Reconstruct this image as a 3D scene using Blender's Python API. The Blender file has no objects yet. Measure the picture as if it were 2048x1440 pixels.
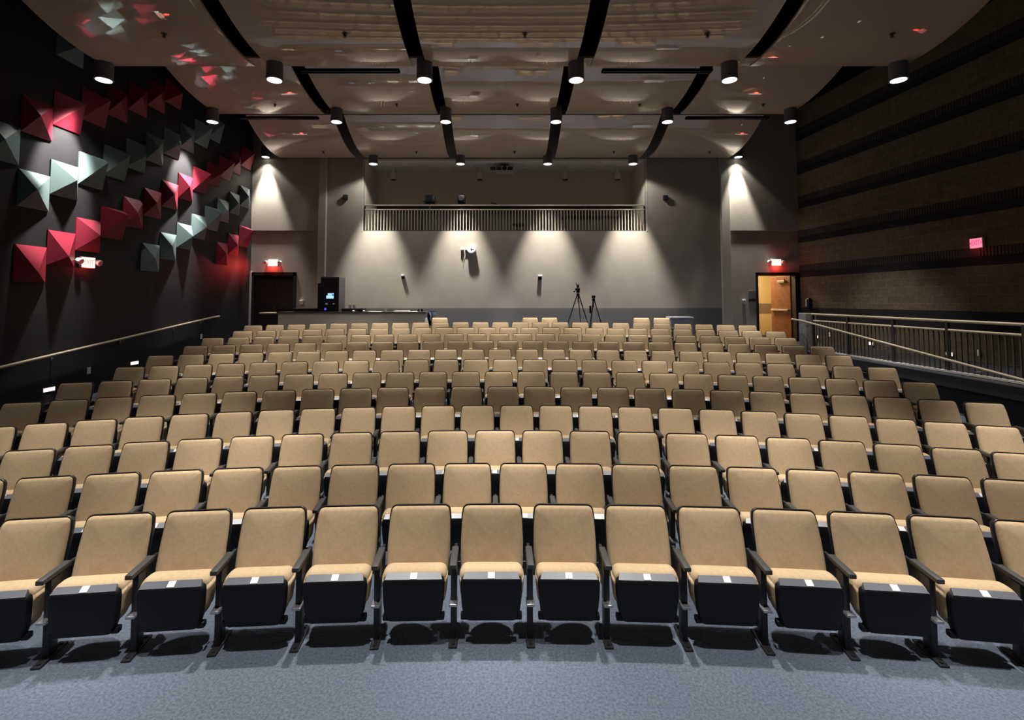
import bpy, bmesh, math, random
import numpy as np
from mathutils import Vector, Matrix
random.seed(7)
sc = bpy.context.scene
C = sc.collection
PI = math.pi

# ------------------------------------------------------------------ camera, world, light, exposure
EYE = 2.43
PITCH = math.radians(3.0)
F, CX, HOR = 1000.0, 1004.0, 600.0
Y0 = HOR - F * math.tan(PITCH)
cam = bpy.data.objects.new('camera', bpy.data.cameras.new('camera'))
C.objects.link(cam)
cam.location = (0, 0, EYE)
cam.rotation_euler = (PI / 2 + PITCH, 0, 0)
cam.data.sensor_width = 36
cam.data.lens = 36 * F / 2048
cam.data.shift_x = (1024 - CX) / 2048
cam.data.shift_y = -(720 - Y0) / 2048
cam.data.clip_start = 0.05
cam.data.clip_end = 100
sc.camera = cam
sc.view_settings.view_transform = 'Standard'
sc.view_settings.look = 'None'
sc.view_settings.exposure = 0.0
sc.view_settings.gamma = 1
sc.view_settings.use_curve_mapping = False
sc.cycles.use_denoising = True
world = bpy.data.worlds.new('world')
sc.world = world
world.use_nodes = True
world.node_tree.nodes['Background'].inputs[0].default_value = (0.5, 0.5, 0.55, 1)
world.node_tree.nodes['Background'].inputs[1].default_value = 0.0
LAMP_W = 1000.0        # watts of one ceiling downlight
WALL_W = 2400.0        # the back row that washes the rear wall
CONE = math.radians(47)
SPILL = 0.045          # share of a lamp's light that leaves outside its main beam
LAMP_COL = (1.0, 0.955, 0.89)
# rows of downlights: depth, lens height, six across
LX = (-7.35, -4.2, -1.43, 1.37, 4.2, 7.32)
LAMP_ROWS = [('stage', 1.9, EYE + 4.3, 1.2), ('front', 5.1, EYE + 4.25, 1.45), ('middle', 9.03, EYE + 4.08, 0.85), ('rear', 12.47, EYE + 4.54, 1.0)]


def ray(x, y):
    u = (x - CX) / F; v = (Y0 - y) / F
    d = math.cos(PITCH) - v * math.sin(PITCH)
    return u / d, (math.sin(PITCH) + v * math.cos(PITCH)) / d


def at(x, y, depth):
    u, h = ray(x, y)
    return Vector((u * depth, depth, EYE + h * depth))


# ------------------------------------------------------------------ materials
M = {}


def mat(name, col, rough=0.6, metal=0.0, spec=0.5, emit=None, es=0.0, noise=0.0, nscale=60, bump=0.0, bscale=200, aniso=None):
    m = bpy.data.materials.new(name)
    m.use_nodes = True
    nt = m.node_tree
    b = nt.nodes['Principled BSDF']
    b.inputs['Base Color'].default_value = (*col, 1)
    b.inputs['Roughness'].default_value = rough
    b.inputs['Metallic'].default_value = metal
    b.inputs['Specular IOR Level'].default_value = spec
    if emit:
        b.inputs['Emission Color'].default_value = (*emit, 1)
        b.inputs['Emission Strength'].default_value = es
    if noise or bump:
        tc = nt.nodes.new('ShaderNodeTexCoord')
        if noise:
            n = nt.nodes.new('ShaderNodeTexNoise')
            n.inputs['Scale'].default_value = nscale
            n.inputs['Detail'].default_value = 4
            nt.links.new(tc.outputs['Object'], n.inputs['Vector'])
            r = nt.nodes.new('ShaderNodeMapRange')
            r.inputs['From Min'].default_value = 0.3
            r.inputs['From Max'].default_value = 0.7
            r.inputs['To Min'].default_value = 1 - noise
            r.inputs['To Max'].default_value = 1 + noise
            nt.links.new(n.outputs['Fac'], r.inputs['Value'])
            mx = nt.nodes.new('ShaderNodeMix')
            mx.data_type = 'RGBA'; mx.blend_type = 'MULTIPLY'
            mx.inputs['Factor'].default_value = 1
            mx.inputs[6].default_value = (*col, 1)
            nt.links.new(r.outputs['Result'], mx.inputs[7])
            nt.links.new(mx.outputs[2], b.inputs['Base Color'])
        if bump:
            n2 = nt.nodes.new('ShaderNodeTexNoise')
            n2.inputs['Scale'].default_value = bscale
            n2.inputs['Detail'].default_value = 3
            nt.links.new(tc.outputs['Object'], n2.inputs['Vector'])
            bp = nt.nodes.new('ShaderNodeBump')
            bp.inputs['Strength'].default_value = bump
            bp.inputs['Distance'].default_value = 0.01
            nt.links.new(n2.outputs['Fac'], bp.inputs['Height'])
            nt.links.new(bp.outputs['Normal'], b.inputs['Normal'])
    M[name] = m
    return m


mat('seat_fabric', (0.55, 0.405, 0.25), 0.9, spec=0.15, noise=0.07, nscale=38, bump=0.35, bscale=420)
mat('black_plastic', (0.012, 0.012, 0.016), 0.42, spec=0.5)
mat('pan_plastic', (0.006, 0.006, 0.009), 0.5, spec=0.3)
mat('lit_lip_plastic', (0.09, 0.10, 0.125), 0.35, spec=0.6)  # pan's front edge, paler and bluish: front light put into the colour
mat('black_steel', (0.016, 0.016, 0.02), 0.45, spec=0.5)
mat('arm_plastic', (0.045, 0.045, 0.046), 0.5, spec=0.5)
mat('bright_steel', (0.42, 0.43, 0.46), 0.35, metal=0.8)
mat('plate_white', (0.75, 0.72, 0.72), 0.35)
mat('wall_black', (0.018, 0.017, 0.019), 0.6, spec=0.2, noise=0.25, nscale=1.2)
mat('wall_beige', (0.40, 0.36, 0.30), 0.85, spec=0.2, noise=0.06, nscale=2.0, bump=0.15, bscale=30)
mat('pilaster_beige', (0.50, 0.46, 0.38), 0.8, spec=0.2)
mat('wainscot_grey', (0.16, 0.155, 0.15), 0.7)
mat('booth_wall', (0.80, 0.72, 0.58), 0.85, spec=0.2)
mat('booth_dark_band', (0.045, 0.04, 0.033), 0.8)  # tone of the dark band added behind the balcony balusters
mat('booth_ceiling', (0.84, 0.82, 0.79), 0.9, noise=0.15, nscale=2.5)
mat('void_black', (0.004, 0.004, 0.005), 0.95, spec=0.05)
mat('tile_red', (0.215, 0.013, 0.03), 0.5, spec=0.3)
mat('tile_teal', (0.115, 0.165, 0.165), 0.5, spec=0.3)
mat('can_grey', (0.13, 0.13, 0.138), 0.4)
mat('can_white', (0.8, 0.78, 0.74), 0.5)
mat('lens', (1, 1, 1), 0.3, emit=(1.0, 0.97, 0.93), es=2.5)
mat('rail_cream', (0.52, 0.44, 0.30), 0.4, spec=0.5)
mat('rail_dark', (0.03, 0.028, 0.026), 0.45)
mat('baluster_dark', (0.09, 0.08, 0.065), 0.5)
mat('balcony_metal', (0.36, 0.31, 0.235), 0.5)
mat('wood_door', (0.30, 0.115, 0.05), 0.45, noise=0.2, nscale=6)
mat('door_dark', (0.018, 0.011, 0.008), 0.6)
mat('frame_black', (0.012, 0.011, 0.011), 0.5)
mat('trim_white', (0.52, 0.50, 0.45), 0.5)
mat('hall_yellow', (0.62, 0.44, 0.19), 0.8)
mat('hall_band', (0.22, 0.15, 0.085), 0.8)
mat('desk_tan', (0.62, 0.53, 0.39), 0.6)
mat('desk_top', (0.035, 0.025, 0.02), 0.4)
mat('white_gloss', (0.82, 0.82, 0.84), 0.35)
mat('paper', (0.85, 0.83, 0.78), 0.8)
mat('rack_black', (0.008, 0.008, 0.011), 0.45)
mat('rack_side', (0.05, 0.05, 0.055), 0.5)
mat('screen_blue', (0.3, 0.55, 0.9), 0.4, emit=(0.35, 0.62, 1.0), es=1.3)
mat('led_blue', (0.05, 0.05, 0.6), 0.4, emit=(0.08, 0.08, 1.0), es=1.2)
mat('cup_clear', (0.55, 0.52, 0.72), 0.2)
mat('cloth_navy', (0.014, 0.016, 0.035), 0.9)
mat('cloth_pale', (0.48, 0.53, 0.66), 0.9)
mat('sign_case', (0.70, 0.66, 0.64), 0.5)
mat('sign_face', (1, 0.8, 0.75), 0.5, emit=(1.0, 0.74, 0.60), es=2.2)
mat('sign_letter', (0.8, 0.05, 0.03), 0.5, emit=(1.0, 0.30, 0.16), es=1.0)
mat('sign_face_pink', (1, 0.4, 0.5), 0.5, emit=(1.0, 0.20, 0.33), es=1.25)
mat('sign_letter_dim', (0.6, 0.03, 0.1), 0.5, emit=(0.85, 0.05, 0.13), es=0.9)
mat('steplight', (1, 0.95, 0.9), 0.4, emit=(1.0, 0.86, 0.68), es=2.0)
mat('stone', (0.26, 0.25, 0.235), 0.9, noise=0.3, nscale=14, bump=0.8, bscale=18)
mat('plaque_grey', (0.16, 0.165, 0.18), 0.5)
mat('grey_plain', (0.34, 0.35, 0.38), 0.6)
mat('carpet_side', (0.03, 0.031, 0.036), 0.95, spec=0.1)


def carpet():
    m = mat('carpet', (0.2, 0.22, 0.26), 0.95, spec=0.1)
    nt = m.node_tree; b = nt.nodes['Principled BSDF']
    g = nt.nodes.new('ShaderNodeNewGeometry')
    n = nt.nodes.new('ShaderNodeTexNoise'); n.inputs['Scale'].default_value = 55; n.inputs['Detail'].default_value = 6; n.inputs['Roughness'].default_value = 0.75
    nt.links.new(g.outputs['Position'], n.inputs['Vector'])
    r = nt.nodes.new('ShaderNodeValToRGB')
    r.color_ramp.elements[0].position = 0.36; r.color_ramp.elements[0].color = (0.075, 0.092, 0.125, 1)
    r.color_ramp.elements[1].position = 0.66; r.color_ramp.elements[1].color = (0.16, 0.19, 0.245, 1)
    nt.links.new(n.outputs['Fac'], r.inputs['Fac'])
    nt.links.new(r.outputs['Color'], b.inputs['Base Color'])
    n2 = nt.nodes.new('ShaderNodeTexNoise'); n2.inputs['Scale'].default_value = 160
    nt.links.new(g.outputs['Position'], n2.inputs['Vector'])
    bp = nt.nodes.new('ShaderNodeBump'); bp.inputs['Strength'].default_value = 0.4; bp.inputs['Distance'].default_value = 0.01
    nt.links.new(n2.outputs['Fac'], bp.inputs['Height']); nt.links.new(bp.outputs['Normal'], b.inputs['Normal'])


carpet()


def cloud_mat():
    m = mat('cloud_panel', (0.47, 0.36, 0.255), 0.025, spec=0.5)
    nt = m.node_tree; b = nt.nodes['Principled BSDF']
    b.inputs['IOR'].default_value = 1.85
    g = nt.nodes.new('ShaderNodeNewGeometry')
    n = nt.nodes.new('ShaderNodeTexNoise'); n.inputs['Scale'].default_value = 1.1; n.inputs['Detail'].default_value = 2
    nt.links.new(g.outputs['Position'], n.inputs['Vector'])
    bp = nt.nodes.new('ShaderNodeBump'); bp.inputs['Strength'].default_value = 0.008; bp.inputs['Distance'].default_value = 0.03
    nt.links.new(n.outputs['Fac'], bp.inputs['Height']); nt.links.new(bp.outputs['Normal'], b.inputs['Normal'])


cloud_mat()


def block_wall():
    """split-faced block: tan courses, ribbed dark courses, smooth black courses"""
    m = bpy.data.materials.new('block_bands'); m.use_nodes = True; M['block_bands'] = m
    nt = m.node_tree; N = nt.nodes; L = nt.links; b = N['Principled BSDF']
    b.inputs['Roughness'].default_value = 0.9; b.inputs['Specular IOR Level'].default_value = 0.15
    g = N.new('ShaderNodeNewGeometry')
    s = N.new('ShaderNodeSeparateXYZ'); L.new(g.outputs['Position'], s.inputs[0])

    def math_(op, a, bb=None, c=None):
        n = N.new('ShaderNodeMath'); n.operation = op
        for i, v in enumerate((a, bb, c)):
            if v is None: continue
            if isinstance(v, (int, float)): n.inputs[i].default_value = v
            else: L.new(v, n.inputs[i])
        return n.outputs[0]
    z = s.outputs['Z']; y = s.outputs['Y']
    cb = N.new('ShaderNodeCombineXYZ'); L.new(y, cb.inputs[0]); L.new(math_('SUBTRACT', z, 0.15), cb.inputs[1])
    br = N.new('ShaderNodeTexBrick'); L.new(cb.outputs[0], br.inputs['Vector'])
    br.inputs['Scale'].default_value = 1; br.inputs['Brick Width'].default_value = 0.4; br.inputs['Row Height'].default_value = 0.2
    br.inputs['Mortar Size'].default_value = 0.007; br.inputs['Mortar Smooth'].default_value = 0.3
    br.inputs['Color1'].default_value = (0.128, 0.102, 0.062, 1); br.inputs['Color2'].default_value = (0.105, 0.085, 0.055, 1)
    br.inputs['Mortar'].default_value = (0.165, 0.138, 0.095, 1)
    p = math_('MODULO', math_('ADD', math_('SUBTRACT', z, 3.15), 11.0), 1.1)      # 0..0.2 black, 0.2..0.4 ribbed, rest tan
    high = math_('GREATER_THAN', z, 3.14)
    blk = math_('MULTIPLY', math_('LESS_THAN', p, 0.2), high)
    rib = math_('MULTIPLY', math_('MULTIPLY', math_('GREATER_THAN', p, 0.2), math_('LESS_THAN', p, 0.4)), high)
    low = math_('MULTIPLY', math_('LESS_THAN', z, 2.19), math_('GREATER_THAN', z, 1.75))
    dark = math_('MINIMUM', math_('ADD', blk, low), 1.0)
    no = N.new('ShaderNodeTexNoise'); no.inputs['Scale'].default_value = 9; no.inputs['Detail'].default_value = 8; no.inputs['Roughness'].default_value = 0.7
    L.new(g.outputs['Position'], no.inputs['Vector'])
    rp = math_('MULTIPLY_ADD', no.outputs['Fac'], 1.3, 0.35)

    def mix(fac, a, bb, blend='MIX'):
        n = N.new('ShaderNodeMix'); n.data_type = 'RGBA'; n.blend_type = blend
        for i, v in ((0, fac), (6, a), (7, bb)):
            if isinstance(v, (int, float)): n.inputs[i].default_value = v
            elif isinstance(v, tuple): n.inputs[i].default_value = v
            else: L.new(v, n.inputs[i])
        return n.outputs[2]
    c = mix(1.0, br.outputs['Color'], rp, 'MULTIPLY')
    c = mix(rib, c, (0.05, 0.047, 0.043, 1))
    c = mix(dark, c, (0.018, 0.017, 0.019, 1))
    L.new(c, b.inputs['Base Color'])
    wave = math_('SINE', math_('MULTIPLY', y, 2 * PI / 0.066))
    hgt = math_('ADD', math_('MULTIPLY', no.outputs['Fac'], math_('SUBTRACT', 1.0, rib)), math_('MULTIPLY', wave, math_('MULTIPLY', rib, 0.5)))
    hgt = math_('SUBTRACT', hgt, math_('MULTIPLY', br.outputs['Fac'], 0.35))
    bp = N.new('ShaderNodeBump'); bp.inputs['Strength'].default_value = 0.9; bp.inputs['Distance'].default_value = 0.035
    L.new(hgt, bp.inputs['Height']); L.new(bp.outputs['Normal'], b.inputs['Normal'])


block_wall()

# ------------------------------------------------------------------ mesh helpers


def obj(name, bm, material=None, parent=None, smooth=False, loc=None):
    me = bpy.data.meshes.new(name)
    if isinstance(bm, bmesh.types.BMesh):
        bmesh.ops.recalc_face_normals(bm, faces=bm.faces)
        bm.to_mesh(me); bm.free()
    if smooth:
        for p in me.polygons: p.use_smooth = True
        if smooth == 'auto':
            me.set_sharp_from_angle(angle=math.radians(40))
    if material: me.materials.append(M[material])
    o = bpy.data.objects.new(name, me); C.objects.link(o)
    if parent: o.parent = parent
    if loc is not None: o.location = loc
    return o


def tag(o, label=None, cat=None, group=None, kind=None):
    if label: o['label'] = label
    if cat: o['category'] = cat
    if group: o['group'] = group
    if kind: o['kind'] = kind
    return o


def thing(name, label, cat, loc=(0, 0, 0), rz=0, group=None):
    o = bpy.data.objects.new(name, None); C.objects.link(o)
    o.location = loc; o.rotation_euler = (0, 0, rz)
    return tag(o, label, cat, group)


def struct(name, bm, m, parent=None, smooth=False):
    o = obj(name, bm, m, parent, smooth)
    if parent is None: o['kind'] = 'structure'
    return o


def box(x0, x1, y0, y1, z0, z1, bm=None, bevel=0.0):
    bm = bm or bmesh.new()
    r = bmesh.ops.create_cube(bm, size=1)
    vs = r['verts']
    for v in vs:
        v.co = Vector(((x0 + x1) / 2 + v.co.x * (x1 - x0), (y0 + y1) / 2 + v.co.y * (y1 - y0), (z0 + z1) / 2 + v.co.z * (z1 - z0)))
    if bevel:
        es = list({e for v in vs for e in v.link_edges})
        bmesh.ops.bevel(bm, geom=es, offset=bevel, segments=2, affect='EDGES', profile=0.5)
    return bm


def cyl(x, y, z0, z1, r, bm=None, seg=20, r2=None):
    bm = bm or bmesh.new()
    q = bmesh.ops.create_cone(bm, cap_ends=True, segments=seg, radius1=r, radius2=r if r2 is None else r2, depth=z1 - z0)
    bmesh.ops.translate(bm, verts=q['verts'], vec=(x, y, (z0 + z1) / 2))
    return bm


def rod(a, b, r, bm=None, seg=10, r2=None):
    bm = bm or bmesh.new()
    a, b = Vector(a), Vector(b); d = b - a
    q = bmesh.ops.create_cone(bm, cap_ends=True, segments=seg, radius1=r, radius2=r if r2 is None else r2, depth=d.length)
    mt = Matrix.Translation((a + b) / 2) @ d.to_track_quat('Z', 'Y').to_matrix().to_4x4()
    bmesh.ops.transform(bm, matrix=mt, verts=q['verts'])
    return bm


def ball(c, r, bm=None, seg=12, sc_=(1, 1, 1)):
    bm = bm or bmesh.new()
    q = bmesh.ops.create_uvsphere(bm, u_segments=seg, v_segments=max(6, seg // 2), radius=r)
    for v in q['verts']: v.co = Vector((v.co.x * sc_[0] + c[0], v.co.y * sc_[1] + c[1], v.co.z * sc_[2] + c[2]))
    return bm


def tube(pts, r, bm=None, seg=12):
    """a bent round bar through pts"""
    bm = bm or bmesh.new()
    pts = [Vector(p) for p in pts]; rings = []
    for i, p in enumerate(pts):
        d = (pts[min(i + 1, len(pts) - 1)] - pts[max(i - 1, 0)]).normalized()
        q = d.to_track_quat('Z', 'Y')
        rings.append([bm.verts.new(p + q @ Vector((r * math.cos(2 * PI * k / seg), r * math.sin(2 * PI * k / seg), 0))) for k in range(seg)])
    for a, b in zip(rings, rings[1:]):
        for k in range(seg): bm.faces.new((a[k], a[(k + 1) % seg], b[(k + 1) % seg], b[k]))
    bm.faces.new(list(reversed(rings[0]))); bm.faces.new(rings[-1])
    return bm


def outline(wb, wm, wt, h, rc, n=6):
    """rounded closed outline in (x, z): bottom, middle and top widths"""
    def side(t): return ((wb * (1 - t) * (1 - 2 * t) + 4 * wm * t * (1 - t) + wt * t * (2 * t - 1))) / 2
    pts = []
    for k in range(n + 1):                                            # bottom right corner
        a = -PI / 2 + PI / 2 * k / n
        pts.append((side(0) - rc + rc * math.cos(a), rc + rc * math.sin(a)))
    for t in (0.25, 0.4, 0.55, 0.7, 0.82): pts.append((side(t), t * h))
    for k in range(n + 1):
        a = PI / 2 * k / n
        pts.append((side(1) - rc + rc * math.cos(a), h - rc + rc * math.sin(a)))
    left = [(-x, z) for x, z in reversed(pts)]
    return pts + left


def pillow(ol, rings, bm=None, xf=None):
    """rings: (scale, y) from the back face to the front centre"""
    bm = bm or bmesh.new()
    zc = sum(p[1] for p in ol) / len(ol)
    zc = (min(p[1] for p in ol) + max(p[1] for p in ol)) / 2
    vs = []
    hx = max(p[0] for p in ol)
    for inset, y in rings:
        row = []
        for x, z in ol:
            sx = (hx - inset) / hx; sz = (zc - min(q[1] for q in ol) - inset) / (zc - min(q[1] for q in ol))
            row.append(bm.verts.new((x * sx, y, zc + (z - zc) * sz)))
        vs.append(row)
    n = len(ol)
    for a, b in zip(vs, vs[1:]):
        for k in range(n): bm.faces.new((a[k], a[(k + 1) % n], b[(k + 1) % n], b[k]))
    bm.faces.new(vs[0]); bm.faces.new(list(reversed(vs[-1])))
    if xf is not None: bmesh.ops.transform(bm, matrix=xf, verts=bm.verts)
    return bm


def copy_tree(o, parent=None, skip=()):
    c = o.copy(); C.objects.link(c)
    if parent: c.parent = parent
    for ch in list(o.children):
        if ch.name.split('.')[0] in skip: continue
        copy_tree(ch, c, skip)
    return c


ORD = ['', 'first', 'second', 'third', 'fourth', 'fifth', 'sixth', 'seventh', 'eighth', 'ninth', 'tenth', 'eleventh', 'twelfth', 'thirteenth',
       'fourteenth', 'fifteenth', 'sixteenth', 'seventeenth', 'eighteenth', 'nineteenth', 'twentieth', 'twenty-first', 'twenty-second',
       'twenty-third', 'twenty-fourth', 'twenty-fifth', 'twenty-sixth']

# ------------------------------------------------------------------ the shell of the hall
ZB = 16.0                     # rear wall
XL = -8.06                    # left wall
TOP = 8.6
LVL = 1.12                    # level of the rear landing and the side walk
FRONT = 0.07                  # how far a backrest's front face stands before its top rim


def xr(y): return 9.53 + 0.1 * (ZB - y)


def floor_z(x, y): return min(max((y - FRONT - 4.77) * 0.114, 0.0), LVL)


bm = bmesh.new()
xs = np.linspace(XL - 0.05, 8.3, 50); ys = np.concatenate([np.linspace(-7, 3, 8), np.linspace(3.3, ZB + 0.1, 90)])
g = [[bm.verts.new((x, y, floor_z(x, y))) for x in xs] for y in ys]
for j in range(len(ys) - 1):
    for i in range(len(xs) - 1): bm.faces.new((g[j][i], g[j][i + 1], g[j + 1][i + 1], g[j + 1][i]))
struct('floor', bm, 'carpet', smooth=True)

# raised level walk along the right wall
bm = bmesh.new()
pl = [(8.0, 2.0), (8.0, 13.6), (8.3, 13.6), (8.3, ZB + 0.1), (xr(ZB), ZB + 0.1), (xr(2) + 0.0, 2.0)]
a = [bm.verts.new((x, y, -0.1)) for x, y in pl]; b = [bm.verts.new((x, y, LVL + 0.002)) for x, y in pl]
for k in range(len(pl)): bm.faces.new((a[k], a[(k + 1) % len(pl)], b[(k + 1) % len(pl)], b[k]))
bm.faces.new(b); bm.faces.new(list(reversed(a)))
struct('floor_walk', bm, 'carpet_side')

struct('wall_left', box(XL - 0.2, XL, -7.2, ZB + 0.2, -0.2, TOP), 'wall_black')
bm = bmesh.new()
q = [(xr(-7.2), -7.2), (xr(ZB + 0.2), ZB + 0.2), (xr(ZB + 0.2) + 0.25, ZB + 0.2), (xr(-7.2) + 0.25, -7.2)]
a = [bm.verts.new((x, y, -0.2)) for x, y in q]; b = [bm.verts.new((x, y, TOP)) for x, y in q]
for k in range(4): bm.faces.new((a[k], a[(k + 1) % 4], b[(k + 1) % 4], b[k]))
bm.faces.new(b); bm.faces.new(a)
struct('wall_right', bm, 'block_bands')
struct('wall_front', box(XL - 0.2, 12.3, -7.3, -7.1, -0.2, TOP), 'void_black')
struct('ceiling', box(XL - 0.2, 12.3, -7.3, 18.2, TOP, TOP + 0.2), 'void_black')

# rear wall with the two doorways and the control balcony opening
BL, BR, BB, BT = -4.49, 4.66, 4.65, 6.99       # balcony opening
D1 = (-8.0, -6.6); D2 = (8.14, 9.47); DT = 3.27
bm = bmesh.new()
box(D1[1], D2[0], ZB, ZB + 0.2, 0.5, BB, bm)
box(XL, D1[1], ZB, ZB + 0.2, DT, BB, bm)
box(D2[0], xr(ZB), ZB, ZB + 0.2, DT, BB, bm)
box(XL, BL, ZB, ZB + 0.2, BB, TOP, bm)
box(BR, xr(ZB), ZB, ZB + 0.2, BB, TOP, bm)
box(BL, BR, ZB, ZB + 0.2, BT, TOP, bm)
struct('wall_back', bm, 'wall_beige')
# thicker acoustic facing high on both sides
struct('trim_1', box(XL, -5.88, ZB - 0.04, ZB, BB + 0.01, TOP), 'wall_beige')
struct('trim_2', box(7.3, xr(ZB), ZB - 0.04, ZB, BB + 0.01, TOP), 'wall_beige')
struct('trim_3', box(-5.88, -5.64, ZB - 0.13, ZB, 1.0, TOP, bevel=0.01), 'pilaster_beige')
struct('trim_4', box(7.02, 7.30, ZB - 0.13, ZB, 1.0, TOP, bevel=0.01), 'pilaster_beige')
struct('baseboard_back', box(-5.64, 7.02, ZB - 0.012, ZB, 1.0, 2.17), 'wainscot_grey')
# fine reveals in the plaster
struct('trim_5', box(BL - 0.02, BL, ZB - 0.012, ZB, BB, TOP), 'trim_white')
struct('trim_6', box(BR, BR + 0.02, ZB - 0.012, ZB, BB, TOP), 'trim_white')
struct('trim_7', box(XL, XL + 0.055, ZB - 0.05, ZB, 1.0, DT + 0.06), 'trim_white')
# balcony room
struct('dark_band_booth', box(BL, BR, 17.78, 17.8, BB, 5.83), 'booth_dark_band')  # dark band added low on the back wall, where it shows behind the balusters
struct('floor_booth', box(BL, BR, ZB + 0.2, 17.9, BB - 0.18, BB), 'void_black')
struct('ceiling_booth', box(BL - 0.1, BR + 0.1, ZB + 0.2, 17.95, 7.03, 7.13), 'booth_ceiling')
bm = box(BL - 0.15, BR + 0.15, 17.8, 17.95, BB, 7.1)
box(BL - 0.15, BL, ZB + 0.2, 17.8, BB, 7.1, bm); box(BR, BR + 0.15, ZB + 0.2, 17.8, BB, 7.1, bm)
struct('wall_booth', bm, 'booth_wall')

# left doorway: dark timber door set back in its frame
bm = box(D1[0] - 0.02, D1[0] + 0.06, ZB - 0.03, ZB + 0.16, 1.0, DT + 0.05)
box(D1[1] - 0.08, D1[1] + 0.02, ZB - 0.03, ZB + 0.16, 1.0, DT + 0.05, bm); box(D1[0], D1[1], ZB - 0.03, ZB + 0.16, DT - 0.06, DT + 0.05, bm)
d1 = struct('door_1', bm, 'frame_black')
for x0, x1 in ((D1[0] + 0.06, -7.31), (-7.3, D1[1] - 0.08)):
    l = obj('door_leaf', box(x0, x1, ZB + 0.1, ZB + 0.145, 1.125, DT - 0.06, bevel=0.004), 'door_dark', d1)
obj('door_handle', box(-7.36, -7.25, ZB + 0.06, ZB + 0.1, 2.0, 2.25, bevel=0.01), 'rail_dark', d1)
# right doorway: leaf swung out into the lit corridor
bm = box(D2[0] - 0.02, D2[0] + 0.05, ZB - 0.03, ZB + 0.2, 1.0, DT + 0.04)
box(D2[1] - 0.1, D2[1] + 0.04, ZB - 0.03, ZB + 0.2, 1.0, DT + 0.04, bm); box(D2[0], D2[1], ZB - 0.03, ZB + 0.2, DT - 0.06, DT + 0.04, bm)
d2 = struct('door_2', bm, 'frame_black')
hx, hy = D2[1] - 0.1, ZB + 0.22
ang = math.radians(96)       # swing from the closed line
dirv = Vector((math.cos(ang), math.sin(ang), 0))
lf = obj('door_leaf', box(0, 0.98, -0.025, 0.025, 1.13, DT - 0.06, bevel=0.004), 'wood_door', d2)
lf.location = (hx, hy, 0); lf.rotation_euler = (0, 0, ang)
p = obj('push_bar', box(0.05, 0.92, 0.03, 0.10, 2.06, 2.13, bevel=0.015), 'rail_cream', lf)
p = obj('door_closer', box(0.18, 0.55, 0.03, 0.10, 3.0, 3.08, bevel=0.01), 'rail_cream', lf)
p = obj('closer_arm', rod((0.2, 0.07, 3.05), (0.02, 0.2, 3.1), 0.014), 'rail_dark', lf)
# corridor beyond
bm = box(6.4, 11.0, 18.9, 19.0, 1.0, 4.2)
box(8.05, 8.12, ZB + 0.2, 17.1, 1.0, 4.2, bm); box(10.4, 10.5, ZB + 0.2, 18.9, 1.0, 4.2, bm); box(6.4, 6.5, 17.0, 18.9, 1.0, 4.2, bm); box(6.4, 8.05, 17.0, 17.1, 1.0, 4.2, bm)
wc = struct('wall_corridor', bm, 'hall_yellow')
bm = box(6.45, 10.4, 18.885, 18.905, 1.95, 2.3)
box(8.115, 8.125, ZB + 0.2, 17.1, 1.95, 2.3, bm)
struct('trim_8', bm, 'hall_band')
struct('floor_corridor', box(6.4, 10.5, ZB + 0.15, 19, 1.0, LVL), 'carpet_side')
struct('ceiling_corridor', box(6.4, 10.5, ZB + 0.2, 19, 4.1, 4.2), 'booth_ceiling')
lt = bpy.data.lights.new('corridor_light', 'AREA'); lt.energy = 120; lt.size = 0.6; lt.color = (1, 0.85, 0.6)
lo = bpy.data.objects.new('corridor_light', lt); lo.location = (8.5, 17.9, 4.05); C.objects.link(lo)

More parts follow.
